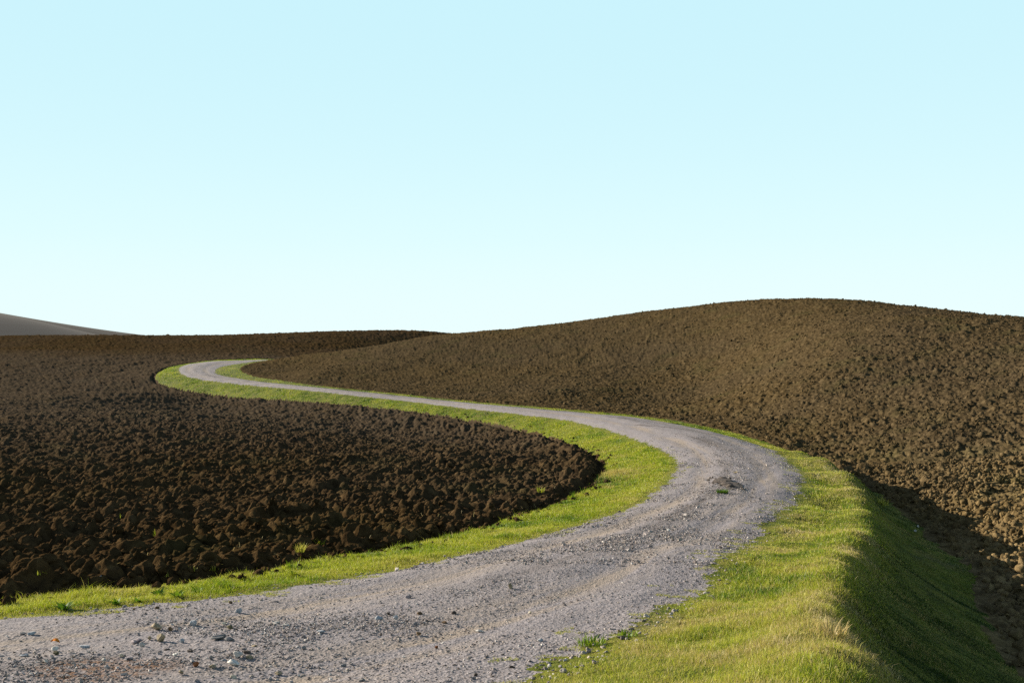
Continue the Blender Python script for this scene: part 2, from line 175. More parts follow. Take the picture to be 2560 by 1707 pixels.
def mesh_np(name, verts, faces, mat, smooth=True, attrs=None, link=True, parent=None):
    """verts (n,3), faces (m,k) index array -> linked mesh object"""
    me = bpy.data.meshes.new(name)
    n, (m, k) = len(verts), faces.shape
    me.vertices.add(n); me.vertices.foreach_set('co', np.ascontiguousarray(verts, np.float32).ravel())
    me.loops.add(m * k); me.loops.foreach_set('vertex_index', np.ascontiguousarray(faces, np.int32).ravel())
    me.polygons.add(m)
    me.polygons.foreach_set('loop_start', np.arange(0, m * k, k, dtype=np.int32))
    me.polygons.foreach_set('loop_total', np.full(m, k, np.int32))
    me.update(calc_edges=True)
    me.polygons.foreach_set('use_smooth', np.full(m, smooth, bool))
    for an, (ty, arr) in (attrs or {}).items():
        a = me.attributes.new(an, ty, 'POINT')
        a.data.foreach_set('value' if ty == 'FLOAT' else 'vector', np.ascontiguousarray(arr, np.float32).ravel())
    me.materials.append(mat)
    if not link: return me
    o = bpy.data.objects.new(name, me); scene.collection.objects.link(o)
    if parent: o.parent = parent
    return o

def smooth01(a, b, x):
    t = np.clip((x - a) / (b - a), 0, 1); return t * t * (3 - 2 * t)

def hash2(ix, iy, seed):
    h = (ix.astype(np.int64) * 374761393 + iy.astype(np.int64) * 668265263 + seed * 1442695041) & 0xFFFFFFFF
    h = ((h ^ (h >> 13)) * 1274126177) & 0xFFFFFFFF
    h = ((h ^ (h >> 16)) * 2246822519) & 0xFFFFFFFF
    return (h ^ (h >> 15)) & 0xFFFFFFFF

def u01(h, k):                                   # several numbers out of one hash
    return (((h >> k) & 0x3FF).astype(np.float32)) / 1023.0

def vnoise(x, y, seed=0):
    ix, iy = np.floor(x), np.floor(y)
    fx, fy = x - ix, y - iy
    fx = fx * fx * (3 - 2 * fx); fy = fy * fy * (3 - 2 * fy)
    g = lambda a, b: hash2(ix + a, iy + b, seed).astype(np.float64) / 4294967295.0
    return ((g(0, 0) * (1 - fx) + g(1, 0) * fx) * (1 - fy) + (g(0, 1) * (1 - fx) + g(1, 1) * fx) * fy) * 2 - 1

def fbm(x, y, seed=0, o=4):
    s, a = 0, 1.0
    for i in range(o):
        s = s + a * vnoise(x * 2 ** i + i * 17.3, y * 2 ** i - i * 9.1, seed + i); a *= 0.5
    return s

def domes(x, y, cell, seed, keep=0.8, elong=0.5, sharp=0.5):
    """field of rounded lumps, one per cell; height in units of cell"""
    gx, gy = x / cell, y / cell
    ix, iy = np.floor(gx), np.floor(gy)
    best = np.zeros_like(gx)
    for a in (-1, 0, 1):
        for b in (-1, 0, 1):
            h = hash2(ix + a, iy + b, seed)
            cx = ix + a + 0.15 + 0.7 * u01(h, 0); cy = iy + b + 0.15 + 0.7 * u01(h, 10)
            q = u01(h, 20)
            ang = (q * 37.0) % 3.1416
            h2 = hash2(ix + a, iy + b, seed + 77)
            r = 0.35 + 0.55 * u01(h2, 0) ** 1.5; hh = 0.3 + 0.7 * u01(h2, 10)
            hh = np.where(u01(h2, 20) < keep, hh, 0)
            dx, dy = gx - cx, gy - cy
            ca, sa = np.cos(ang), np.sin(ang)
            u = (dx * ca + dy * sa) / r; v = (-dx * sa + dy * ca) / (r * (1 - elong * q))
            tilt = 1 + 0.35 * u
            d = np.maximum(0, 1 - (u * u + v * v))
            best = np.maximum(best, hh * r * tilt * d ** sharp)
    return best

def resample(P):
    P = np.array(P)[:, :2]; outp = []
    for i in range(len(P) - 1):
        p0 = P[max(i - 1, 0)]; p1 = P[i]; p2 = P[i + 1]; p3 = P[min(i + 2, len(P) - 1)]
        n = int(np.clip(np.linalg.norm(p2 - p1) / max(0.4, 0.015 * np.hypot(*p1)), 1, 8))
        for t in np.arange(n) / n:
            outp.append(0.5 * ((2 * p1) + (-p0 + p2) * t + (2 * p0 - 5 * p1 + 4 * p2 - p3) * t * t + (-p0 + 3 * p1 - 3 * p2 + p3) * t ** 3))
    outp.append(P[-1]); return np.array(outp)

CL, CR, CF, CC, CG = (resample(c) for c in (ROAD_LEFT, ROAD_RIGHT, FIELD_LEFT, BANK_CREST, FIELD_RIGHT))

def sdist(x, y, C, want_s=False):
    """signed distance to a line, positive on its right hand side; optionally the length along it"""
    best = np.full(x.shape, 1e18); sg = np.zeros(x.shape); ss = np.zeros(x.shape)
    cum = 0.0
    for i in range(len(C) - 1):
        a, b = C[i], C[i + 1]; d = b - a; l2 = float(d @ d); l = math.sqrt(l2)
        px, py = x - a[0], y - a[1]
        t = np.clip((px * d[0] + py * d[1]) / l2, 0, 1)
        qx, qy = px - t * d[0], py - t * d[1]
        dd = qx * qx + qy * qy
        m = dd < best * (1 - 1e-9)
        best[m] = dd[m]
        sg[m] = (px * d[1] - py * d[0])[m]
        if want_s: ss[m] = cum + (t * l)[m]
        cum += l
    r = np.sqrt(best) * np.where(sg >= 0, 1, -1)
    return (r, ss) if want_s else r

# thin plate through the surveyed heights, in (angle, log distance) space
_pts = np.array([p for t in (ROAD_LEFT, ROAD_RIGHT, FIELD_LEFT, BANK_CREST, FIELD_RIGHT, GROUND_PTS) for p in t])
_th = np.arctan2(_pts[:, 0], _pts[:, 1]); _r = np.hypot(_pts[:, 0], _pts[:, 1])
_k = (_r > 2.2) & (np.abs(_th) < R_(100))
_X = np.c_[_th[_k], np.log(_r[_k])]; _V = _pts[_k, 2] / _r[_k]
def _U(d2): return 0.5 * d2 * np.log(np.maximum(d2, 1e-20))
_n = len(_X)
_D2 = ((_X[:, None] - _X[None]) ** 2).sum(2)
_A = np.zeros((_n + 3, _n + 3)); _A[:_n, :_n] = _U(_D2) + np.eye(_n) * 2e-6
_A[:_n, _n] = 1; _A[:_n, _n + 1:] = _X; _A[_n, :_n] = 1; _A[_n + 1:, :_n] = _X.T
_W = np.linalg.solve(_A, np.r_[_V, 0, 0, 0])
def base_z(x, y):
    th = np.arctan2(x, y); r = np.maximum(np.hypot(x, y), 0.05)
    lr = np.log(np.clip(r, 3.0, 300.0)); tcl = np.clip(th, R_(-80), R_(80))
    s = _W[_n] + _W[_n + 1] * tcl + _W[_n + 2] * lr
    for i in range(_n):
        s = s + _W[i] * _U((tcl - _X[i, 0]) ** 2 + (lr - _X[i, 1]) ** 2)
    z = s * np.clip(r, 3.0, 300.0)
    bk = smooth01(R_(78), R_(120), np.abs(th))
    z = z * (1 - bk) + bk * (-2.2 - 0.01 * r)
    far = smooth01(300, 1500, r)
    return z * (1 - far) + far * (-14.0)

def soil_relief(x, y, r, side):
    """ploughed clods, metres"""
    wx = x + 0.10 * fbm(x * 1.7, y * 1.7, 5, 3); wy = y + 0.10 * fbm(x * 1.7, y * 1.7, 9, 3)
    z = 0.07 * fbm(x * 0.55, y * 0.55, 3, 3)
    if side < 0:
        k = 1.15 - 0.3 * smooth01(45, 110, r)
        z = z + 0.03 * np.sin((y * 0.97 - x * 0.25) * 7.4 + 1.6 * fbm(x * 0.4, y * 0.4, 35, 2))
        z = z + k * (0.60 * domes(wx * 0.9, wy * 1.25, 0.31, 11, 0.75, 0.6, 0.8) * 0.33 + 0.55 * domes(wx, wy * 1.1, 0.20, 12, 0.8, 0.5, 0.6) * 0.20)
        z = z + 0.45 * domes(wx + 0.2 * fbm(x * 2.5, y * 2.5, 36, 3), wy, 0.75, 14, 0.3, 0.5, 0.9) * 0.5 * k
        z = z - 0.07 * np.abs(fbm(wx * 4.2, wy * 5.2, 31, 4))
        z = z + 0.45 * domes(wx, wy, 0.11, 13, 0.6, 0.5, 0.6) * 0.11
    else:
        k = 1 - 0.55 * smooth01(35, 95, r)
        z = z + k * (0.60 * domes(wx, wy, 0.36, 21, 0.22, 0.4, 0.5) * 0.36 + 0.70 * domes(wx, wy, 0.20, 22, 0.7, 0.4, 0.5) * 0.20)
        z = z + 0.70 * domes(wx, wy, 0.11, 23, 0.8, 0.4, 0.5) * 0.11
        z = z + 0.012 * fbm(wx * 10, wy * 10, 33, 3)
    return z

def lines_at(x, y):
    aL, sL = sdist(x, y, CL, True)
    return aL, sL, sdist(x, y, CR), sdist(x, y, CF), sdist(x, y, CC), sdist(x, y, CG)

def ragged(x, y):
    return 0.10 * vnoise(x * 1.3, y * 1.3, 71) + 0.08 * vnoise(x * 4, y * 4, 72) + 0.05 * vnoise(x * 13, y * 13, 73)

def region_of(x, y, aL, aR, aF, aG):
    far_ = 1 - 0.55 * smooth01(40, 70, np.hypot(x, y))
    e = ragged(x, y) * far_
    reg = np.full(x.shape, 2, np.int8)                       # 2 road
    fr = far_ * (0.10 * vnoise(x * 2.6, y * 8.0, 74) + 0.05 * vnoise(x * 9, y * 22.0, 75))
    reg[aR + e * 0.9 + fr >= 0] = 3                                # right verge
    reg[aL + e * 0.9 + fr * 0.6 <= 0] = 1                                     # left verge
    reg[(aG + e * 1.2 > 0) & (aR > 0)] = 4                   # right field
    reg[aF + e * 1.3 <= 0] = 0                               # left field
    return reg

def detail_z(x, y, base=None):
    """full ground height (eye-relative) with all relief, plus region and lines"""
    r = np.hypot(x, y)
    aL, sL, aR, aF, aC, aG = lines_at(x, y)
    reg = region_of(x, y, aL, aR, aF, aG)
    z = base_z(x, y) if base is None else base.copy()
    # left field: furrow beside the verge, heaped edge, clods
    m = (aF < 0.3) & (r < 330)
    wf = smooth01(0.0, 0.45, -aF[m]); d = -aF[m]
    heap = 0.20 * smooth01(24, 30, r[m]) * (1 - smooth01(44, 54, r[m]))
    z[m] += -0.20 * np.exp(-((d - 0.22) / 0.2) ** 2) + wf * (0.02 + soil_relief(x[m], y[m], r[m], -1)) + heap * (0.75 + 0.55 * fbm(x[m] * 1.1, y[m] * 1.1, 43, 3)) * np.exp(-((d - 0.75) / 0.45) ** 2)
    m = (aG > -0.3) & (aF > 0.2) & (r < 330)
    wf = smooth01(-0.05, 0.4, aG[m])
    z[m] += wf * soil_relief(x[m], y[m], r[m], 1)
    # verges
    m = (reg == 1) | (reg == 3)
    z[m] += 0.024 * fbm(x[m] * 1.9, y[m] * 1.9, 41, 4) * smooth01(0, 0.6, np.minimum(np.abs(aL[m]), np.abs(aR[m])))
    m = (aR > 0) & (aG < 0) & (y < 45)
    z[m] += (0.24 * np.exp(-((aC[m] + 0.1) / 0.5) ** 2)) * (1 - smooth01(34, 42, y[m]))
    z -= 0.40 * np.exp(-(((x - 9.9) / 0.75) ** 2 + ((y - 25.6) / 0.8) ** 2)) * (r < 40)      # slump in the bank
    # road: camber, two ruts, loose middle
    m = (aL > -0.4) & (aR < 0.4)
    w = np.clip(aL[m] - aR[m], 1, 20); t = np.clip(aL[m] / w, 0, 1)
    z[m] += 0.05 * (1 - (2 * t - 1) ** 2) - 0.028 * np.exp(-((t - 0.27) / 0.09) ** 2) - 0.028 * np.exp(-((t - 0.72) / 0.09) ** 2)
    z[m] += 0.012 * fbm(sL[m] * 0.8, t * 9, 51, 3)
    near = m & (r < 40)
    xx, yy = x[near], y[near]
    z[near] += (1 - smooth01(22, 39, r[near])) * (0.20 * domes(xx, yy, 0.05, 61, 0.35, 0.5, 0.5) * 0.05 + 0.28 * domes(xx, yy, 0.026, 62, 0.7, 0.5, 0.5) * 0.026)
    return z, reg, (aL, sL, aR, aF, aC, aG)

def ground(x, y):
    """world height of the finished ground at one or more points"""
    z, _, _ = detail_z(np.atleast_1d(np.float64(x)), np.atleast_1d(np.float64(y)))
    return z + EYE

# ------------------------------------------------------------------ materials
def new_mat(name):
    m = bpy.data.materials.new(name); m.use_nodes = True
    m.node_tree.nodes.clear()
    return m, m.node_tree
class G:                                         # tiny node-graph helper
    def __init__(s, name):
        s.m, s.t = new_mat(name); s.n = s.t.nodes; s.l = s.t.links
        s.out = s.n.new('ShaderNodeOutputMaterial')
        s.bsdf = s.n.new('ShaderNodeBsdfPrincipled'); s.l.new(s.bsdf.outputs[0], s.out.inputs[0])
        s.bsdf.inputs['Roughness'].default_value = 0.95
        s.bsdf.inputs['Specular IOR Level'].default_value = 0.15
        s.geo = s.n.new('ShaderNodeNewGeometry')
        s.pos = s.geo.outputs['Position']
    def map(s, vec, scale=(1, 1, 1)):
        q = s.n.new('ShaderNodeMapping'); q.inputs['Scale'].default_value = scale; s.l.new(vec, q.inputs[0]); return q.outputs[0]
    def noise(s, scale, detail=4, rough=0.55, vec=None, dist=0.0):
        q = s.n.new('ShaderNodeTexNoise'); q.inputs['Scale'].default_value = scale; q.inputs['Detail'].default_value = detail
        q.inputs['Roughness'].default_value = rough; q.inputs['Distortion'].default_value = dist
        s.l.new(vec or s.pos, q.inputs['Vector']); return q.outputs[0]
    def vor(s, scale, vec=None, feature='F1', out='Distance', rand=1.0):
        q = s.n.new('ShaderNodeTexVoronoi'); q.inputs['Scale'].default_value = scale; q.feature = feature
        q.inputs['Randomness'].default_value = rand
        s.l.new(vec or s.pos, q.inputs['Vector']); return q.outputs[out]
    def ramp(s, f, stops, interp='LINEAR'):
        q = s.n.new('ShaderNodeValToRGB'); s.l.new(f, q.inputs[0]); r = q.color_ramp; r.interpolation = interp
        while len(r.elements) < len(stops): r.elements.new(0.5)
        for e, (p, c) in zip(r.elements, stops):
            e.position = p; e.color = tuple(c)[:3] + (1,) if hasattr(c, '__len__') else (c, c, c, 1)
        return q.outputs[0]
    def mix(s, f, a, b, mode='MIX'):
        q = s.n.new('ShaderNodeMix'); q.data_type = 'RGBA'; q.blend_type = mode
        for i, v in ((0, f), (6, a), (7, b)):
            if hasattr(v, 'is_linked'): s.l.new(v, q.inputs[i])
            elif i == 0: q.inputs[0].default_value = v
            else: q.inputs[i].default_value = tuple(v)[:3] + (1,)
        return q.outputs[2]
    def math(s, op, a, b=None):
        q = s.n.new('ShaderNodeMath'); q.operation = op
        for i, v in ((0, a), (1, b)):
            if v is None: continue
            if hasattr(v, 'is_linked'): s.l.new(v, q.inputs[i])
            else: q.inputs[i].default_value = v
        return q.outputs[0]
    def attr(s, name, out='Fac'):
        q = s.n.new('ShaderNodeAttribute'); q.attribute_name = name; return q.outputs[out]
    def bump(s, h, strength, dist):
        q = s.n.new('ShaderNodeBump'); q.inputs['Strength'].default_value = strength; q.inputs['Distance'].default_value = dist
        s.l.new(h, q.inputs['Height'])
        if s.bsdf.inputs['Normal'].is_linked:
            s.l.new(s.bsdf.inputs['Normal'].links[0].from_socket, q.inputs['Normal'])
        s.l.new(q.outputs[0], s.bsdf.inputs['Normal'])
    def color(s, c): s.l.new(c, s.bsdf.inputs['Base Color'])

def soil_material(name, dark, mid, pale, dusty, dusty_amt, dry=None, far=None):
    g = G(name)
    a = g.noise(3.0, 6, 0.65)
    c = g.ramp(a, [(0.30, dark), (0.5, mid), (0.72, pale)])
    big = g.noise(0.06, 4, 0.6)
    f = g.ramp(big, [(0.38, 0.0), (0.65, dusty_amt)])
    c = g.mix(f, c, dusty)
    lump = g.vor(7.0, out='Color')
    lv = g.ramp(lump, [(0.0, 0.6), (1.0, 1.4)])
    c = g.mix(1.0, c, lv, 'MULTIPLY')
    olive = g.ramp(g.noise(0.35, 3, 0.5), [(0.55, 0.0), (0.75, 0.35)])
    c = g.mix(olive, c, (0.055, 0.055, 0.022))
    g.bsdf.inputs['Specular IOR Level'].default_value = 0.0
    if dry:                                      # paler, drier clods low on the slope beside the ditch
        s_ = g.n.new('ShaderNodeSeparateXYZ'); g.l.new(g.pos, s_.inputs[0])
        d_ = g.math('ADD', s_.outputs[1], g.math('MULTIPLY', g.noise(0.12, 3), 26.0))
        c = g.mix(g.math('MULTIPLY', g.ramp(g.math('DIVIDE', d_, 100.0), [(0.34, 1.0), (0.58, 0.0)]), 0.9), c, g.mix(1.0, c, dry, 'MULTIPLY'))
    if far:                                      # greyer dried-out ground in the hollow beyond the road's far turn
        s_ = g.n.new('ShaderNodeSeparateXYZ'); g.l.new(g.pos, s_.inputs[0])
        d_ = g.math('DIVIDE', g.math('ADD', s_.outputs[1], g.math('MULTIPLY', g.noise(0.05, 3), 40.0)), 250.0)
        c = g.mix(g.math('MULTIPLY', g.ramp(d_, [(0.16, 0.0), (0.38, 0.85), (0.62, 0.75), (0.74, 0.1)]), g.ramp(g.noise(0.9, 4, 0.7), [(0.3, 0.5), (0.7, 1.0)])), c, far)
    g.color(c)
    g.bump(g.noise(14, 5, 0.7), 0.7, 0.05)
    g.bump(g.noise(60, 3, 0.7), 0.5, 0.012)
    return g.m
M_soil_l = soil_material('soil_left', (0.019, 0.0115, 0.0045), (0.047, 0.029, 0.0115), (0.102, 0.066, 0.029), (0.060, 0.042, 0.027), 0.5, None, (0.074, 0.060, 0.044))
M_soil_r = soil_material('soil_right', (0.032, 0.0215, 0.0092), (0.074, 0.052, 0.0245), (0.134, 0.098, 0.051), (0.066, 0.050, 0.031), 0.55, (2.35, 2.35, 2.2))

g = G('gravel_road')
uv = g.attr('road_uv', 'Vector')                 # x along the road, y metres from the left edge, z width
sx = g.n.new('ShaderNodeSeparateXYZ'); g.l.new(uv, sx.inputs[0])
tt = g.math('DIVIDE', sx.outputs[1], sx.outputs[2])
wig = g.noise(1.0, 4, 0.6, vec=g.map(uv, (0.18, 0.9, 0)))
tw = g.math('ADD', tt, g.math('MULTIPLY', g.math('SUBTRACT', wig, 0.5), 0.22))
fine = g.noise(45, 4, 0.8)
peb = g.vor(42, out='Color'); peb2 = g.vor(95, out='Color')
c = g.ramp(peb, [(0.0, (0.13, 0.112, 0.108)), (0.45, (0.275, 0.248, 0.246)), (0.85, (0.38, 0.350, 0.352)), (1.0, (0.53, 0.50, 0.49))])
c2 = g.ramp(peb2, [(0.0, (0.16, 0.140, 0.136)), (0.6, (0.31, 0.283, 0.282)), (1.0, (0.46, 0.43, 0.425))])
c = g.mix(0.5, c, c2)
tan = g.ramp(fine, [(0.3, (0.30, 0.240, 0.185)), (0.7, (0.43, 0.36, 0.285))])
streak = g.noise(1.0, 5, 0.6, vec=g.map(uv, (0.20, 2.6, 1)), dist=0.6)
track = g.ramp(tw, [(0.14, 0.0), (0.25, 1.0), (0.36, 0.1), (0.44, 0.0), (0.58, 0.1), (0.72, 1.0), (0.86, 0.0)])
f = g.math('MULTIPLY', g.math('ADD', g.math('MULTIPLY', track, 0.85), 0.12), g.ramp(streak, [(0.40, 0.0), (0.58, 1.0)]))
c = g.mix(f, c, tan)
mid = g.ramp(tw, [(0.36, 0.0), (0.48, 1.0), (0.62, 0.0)])
dk = g.math('MULTIPLY', mid, g.ramp(g.noise(1.0, 4, 0.6, vec=g.map(uv, (0.22, 1.2, 0))), [(0.45, 0.0), (0.62, 0.85)]))
c = g.mix(dk, c, (0.125, 0.103, 0.088))
# rust coloured wet earth in the gravel, lower left
gp = g.n.new('ShaderNodeSeparateXYZ'); g.l.new(g.pos, gp.inputs[0])
ex = g.math('POWER', g.math('MULTIPLY', g.math('ADD', gp.outputs[0], 3.0), 1.7), 2.0)
ey = g.math('POWER', g.math('MULTIPLY', g.math('SUBTRACT', gp.outputs[1], 7.25), 2.2), 2.0)
el_ = g.math('MULTIPLY', g.math('ADD', g.math('ADD', ex, ey), g.math('MULTIPLY', g.noise(3.5, 5, 0.7), 1.2)), 0.5)
rust = g.ramp(el_, [(0.0, 0.95), (0.5, 0.95), (0.85, 0.0)])
rust = g.math('MULTIPLY', rust, g.ramp(g.noise(12, 4, 0.7), [(0.38, 0.15), (0.6, 1.0)]))
c = g.mix(rust, c, (0.185, 0.088, 0.036))
# cracked dark mud line along the left side before the bend
l1 = g.math('ABSOLUTE', g.math('SUBTRACT', g.math('ADD', g.math('MULTIPLY', gp.outputs[0], 1.0), g.math('MULTIPLY', gp.outputs[1], 0.49)), g.math('ADD', 29.95, g.math('MULTIPLY', g.noise(1.6, 4, 0.7), 0.9))))
lf = g.math('MULTIPLY', g.ramp(l1, [(0.0, 1.0), (0.22, 0.0)]), g.math('MULTIPLY', g.math('GREATER_THAN', gp.outputs[1], 41.5), g.math('LESS_THAN', gp.outputs[1], 49.5)))
c = g.mix(g.math('MULTIPLY', lf, 0.8), c, (0.08, 0.06, 0.05))
c = g.mix(1.0, c, (0.80, 0.81, 0.85), 'MULTIPLY')
g.color(c)
g.bump(g.vor(42), 0.4, 0.015)
g.bump(fine, 0.45, 0.01)
M_road = g.m

def grass_soil():
    g = G('turf_ground')
    a = g.noise(2.5, 5, 0.6)
    c = g.ramp(a, [(0.3, (0.045, 0.07, 0.008)), (0.5, (0.12, 0.14, 0.012)), (0.72, (0.19, 0.17, 0.03))])
    b = g.ramp(g.noise(0.7, 4, 0.6), [(0.55, 0.0), (0.72, 0.55)])
    c = g.mix(b, c, (0.17, 0.125, 0.05))
    g.color(c); g.bump(g.noise(30, 4, 0.7), 0.8, 0.04)
    return g.m
M_turf = grass_soil()

def blade_material(name):
    g = G(name); g.n.remove(g.bsdf)
    t = g.attr('tint')
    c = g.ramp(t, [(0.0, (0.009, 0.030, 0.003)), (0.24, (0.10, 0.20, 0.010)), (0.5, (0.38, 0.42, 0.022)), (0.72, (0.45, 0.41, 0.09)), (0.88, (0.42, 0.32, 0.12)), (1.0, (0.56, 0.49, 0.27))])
    d = g.n.new('ShaderNodeBsdfDiffuse'); tr = g.n.new('ShaderNodeBsdfTranslucent'); gl = g.n.new('ShaderNodeBsdfGlossy')
    gl.inputs['Roughness'].default_value = 0.5; gl.inputs['Color'].default_value = (1, 1, 1, 1)
    g.l.new(c, d.inputs[0]); g.l.new(c, tr.inputs[0])
    m1 = g.n.new('ShaderNodeMixShader'); m1.inputs[0].default_value = 0.38; g.l.new(d.outputs[0], m1.inputs[1]); g.l.new(tr.outputs[0], m1.inputs[2])
    m2 = g.n.new('ShaderNodeMixShader'); m2.inputs[0].default_value = 0.02; g.l.new(m1.outputs[0], m2.inputs[1]); g.l.new(gl.outputs[0], m2.inputs[2])
    g.l.new(m2.outputs[0], g.out.inputs[0]); return g.m
M_blade = blade_material('grass_blades')

# ------------------------------------------------------------------ the ground: one sheet in polar rings, cut by surface
rng = np.random.default_rng(7)
Q = globals().get('QUAL', 1.0)
th_in = np.arange(-0.585, 0.585, 0.00092 / Q)
k = 1; stp = []; a = 0.585
while a < math.pi - 0.02:
    a += min(0.004 * 1.12 ** k, 0.05); stp.append(a); k += 1
stp = np.array(stp); stp = stp[stp < math.pi - 0.03]
TH = np.r_[-math.pi, -stp[::-1], th_in, stp, math.pi]
RR = np.r_[np.geomspace(0.05, 4.2, 14)[:-1], np.exp(np.arange(math.log(4.2), math.log(40), 0.0021 / Q)),
           np.exp(np.arange(math.log(40), math.log(90), 0.0032 / Q)), np.exp(np.arange(math.log(90), math.log(290), 0.0055 / Q)),
           np.geomspace(290, 3000, 24)]
nr, nth = len(RR), len(TH)
# coarse base surface, interpolated
ri = np.unique(np.r_[np.arange(0, nr, 6), nr - 1]); ti = np.unique(np.r_[np.arange(0, nth, 6), nth - 1])
Tc, Rc = np.meshgrid(TH[ti], RR[ri])
Zc = base_z(Rc * np.sin(Tc), Rc * np.cos(Tc))
tmp = np.empty((len(ri), nth))
for i in range(len(ri)): tmp[i] = np.interp(TH, TH[ti], Zc[i])
Zb = np.empty((nr, nth)); lrr = np.log(RR)
pos = np.searchsorted(ri, np.arange(nr), 'right') - 1; pos = np.clip(pos, 0, len(ri) - 2)
w = ((lrr - lrr[ri[pos]]) / (lrr[ri[pos + 1]] - lrr[ri[pos]]))[:, None]
Zb = tmp[pos] * (1 - w) + tmp[pos + 1] * w
T2, R2 = np.meshgrid(TH, RR)
X = (R2 * np.sin(T2)).ravel(); Y = (R2 * np.cos(T2)).ravel()
Z = np.empty_like(X); REG = np.empty(X.shape, np.int8); UVS = np.zeros((len(X), 2), np.float32); SD = np.zeros((len(X), 4), np.float32)
Zf = Zb.ravel()
for s in range(0, len(X), 250000):
    sl = slice(s, s + 250000)
    z, rg, (aL, sL, aR, aF, aC, aG) = detail_z(X[sl], Y[sl], Zf[sl])
    Z[sl] = z; REG[sl] = rg; UVS[sl, 0] = sL; UVS[sl, 1] = aL; SD[sl] = np.stack([aL, aR, aF, aG], 1)
V = np.stack([X, Y, Z + EYE], 1)
idx = np.arange(nr * nth).reshape(nr, nth)
F4 = np.stack([idx[:-1, :-1], idx[:-1, 1:], idx[1:, 1:], idx[1:, :-1]], -1).reshape(-1, 4)
F4 = F4[:, ::-1]
freg = REG[F4[:, 0]]
names = {0: ('left_field', M_soil_l), 1: ('grass_verge', M_turf), 2: ('road', M_road), 3: ('grass_bank', M_turf), 4: ('right_field', M_soil_r)}
for rg, (nm, mat) in names.items():
    f = F4[freg == rg]
    used, inv = np.unique(f, return_inverse=True)
    at = {'road_uv': ('FLOAT_VECTOR', np.c_[UVS[used], np.maximum(SD[used, 0] - SD[used, 1], 1)])} if rg == 2 else None
    o = mesh_np(nm, V[used], inv.reshape(-1, 4), mat, True, at)
    tag(o, kind='structure')
    print(nm, len(f))

# ------------------------------------------------------------------ grass
def make_blades(name, n, sel, seed, hfun, label_kind='stuff'):
    rg = np.random.default_rng(seed)
    f = F4[sel]
    p = V[f]; area = 0.5 * np.linalg.norm(np.cross(p[:, 2] - p[:, 0], p[:, 3] - p[:, 1]), axis=1)
    c = p.mean(1); r = np.hypot(c[:, 0], c[:, 1])
    w = area * np.minimum((13 / r) ** 2, 1.6)
    ids = rg.choice(len(f), n, p=w / w.sum())
    u, v = rg.random(n)[:, None], rg.random(n)[:, None]
    q = p[ids]
    b = (q[:, 0] * (1 - u) + q[:, 1] * u) * (1 - v) + (q[:, 3] * (1 - u) + q[:, 2] * u) * v
    r = r[ids]; sd = SD[f[ids, 0]]
    ht, lean, tint = hfun(b, r, sd, rg)
    wd = np.maximum(0.0028, r * 0.00038) * (0.7 + 0.6 * rg.random(n))
    az = rg.random(n) * 2 * np.pi
    side = np.stack([np.cos(az), np.sin(az), 0 * az], 1)
    az2 = rg.random(n) * 2 * np.pi
    ln = np.stack([np.cos(az2), np.sin(az2), 0 * az2], 1) * (lean * ht)[:, None]
    up = np.stack([0 * ht, 0 * ht, ht], 1)
    s0 = side * wd[:, None] * 0.5
    b[:, 2] -= 0.008
    v0, v1 = b - s0, b + s0
    mid = b + up * 0.55 + ln * 0.35
    v2, v3 = mid - s0 * 0.8, mid + s0 * 0.8
    v4 = b + up * (1 - 0.35 * np.minimum(lean, 1.2))[:, None] + ln
    VV = np.stack([v0, v1, v2, v3, v4], 1).reshape(-1, 3)
    k = (np.arange(n) * 5)[:, None]
    FF = np.concatenate([k + [0, 1, 3], k + [0, 3, 2], k + [2, 3, 4]], 1).reshape(-1, 3)
    o = mesh_np(name, VV, FF, M_blade, True, {'tint': ('FLOAT', np.repeat(tint, 5))})
    return tag(o, kind=label_kind)

cen_th = np.arctan2(V[F4[:, 0], 0], V[F4[:, 0], 1]); cen_r = np.hypot(V[F4[:, 0], 0], V[F4[:, 0], 1])
vis = (np.abs(cen_th) < 0.60) & (cen_r > 3.8) & (cen_r < 150)
def clumps(x, y, s):                             # tussocks: 0 between, up to 1 in the middle of one
    return np.clip(domes(x, y, 0.38, s, 0.45, 0.4, 0.6) * 1.3, 0, 1)
def h_left(b, r, sd, rg):
    n = len(r); x, y = b[:, 0], b[:, 1]
    edge = smooth01(0.0, 0.5, -sd[:, 0]); lush = np.clip(0.5 + 0.8 * fbm(x * 0.9, y * 0.9, 81, 3), 0, 1)
    cl = clumps(x, y, 181)
    ht = (0.02 + 0.06 * edge * (0.35 + 0.65 * lush)) * (0.6 + 0.7 * rg.random(n)) * (1 + 1.1 * cl * edge)
    ht = np.where(rg.random(n) < 0.03, ht * 1.8, ht)
    pt = fbm(x * 0.7, y * 0.7, 83, 3)
    tint = np.clip(0.48 + 0.18 * pt + 0.09 * rg.normal(size=n) - 0.20 * cl - 0.13 * smooth01(45, 80, r), 0, 1)
    tint = np.where(rg.random(n) < 0.05 * (1 - smooth01(25, 50, r)), 0.85 + 0.15 * rg.random(n), tint)
    tint = np.where((edge < 0.5) & (rg.random(n) < 0.3), 0.78, tint)
    straw = np.exp(-(((x - 3.2) / 0.8) ** 2 + ((y - 31.5) / 1.6) ** 2))
    tint = np.where(rg.random(n) < straw, 0.8, tint); ht = ht * (1 + 1.0 * straw)
    return ht, 0.2 + 0.9 * rg.random(n), tint
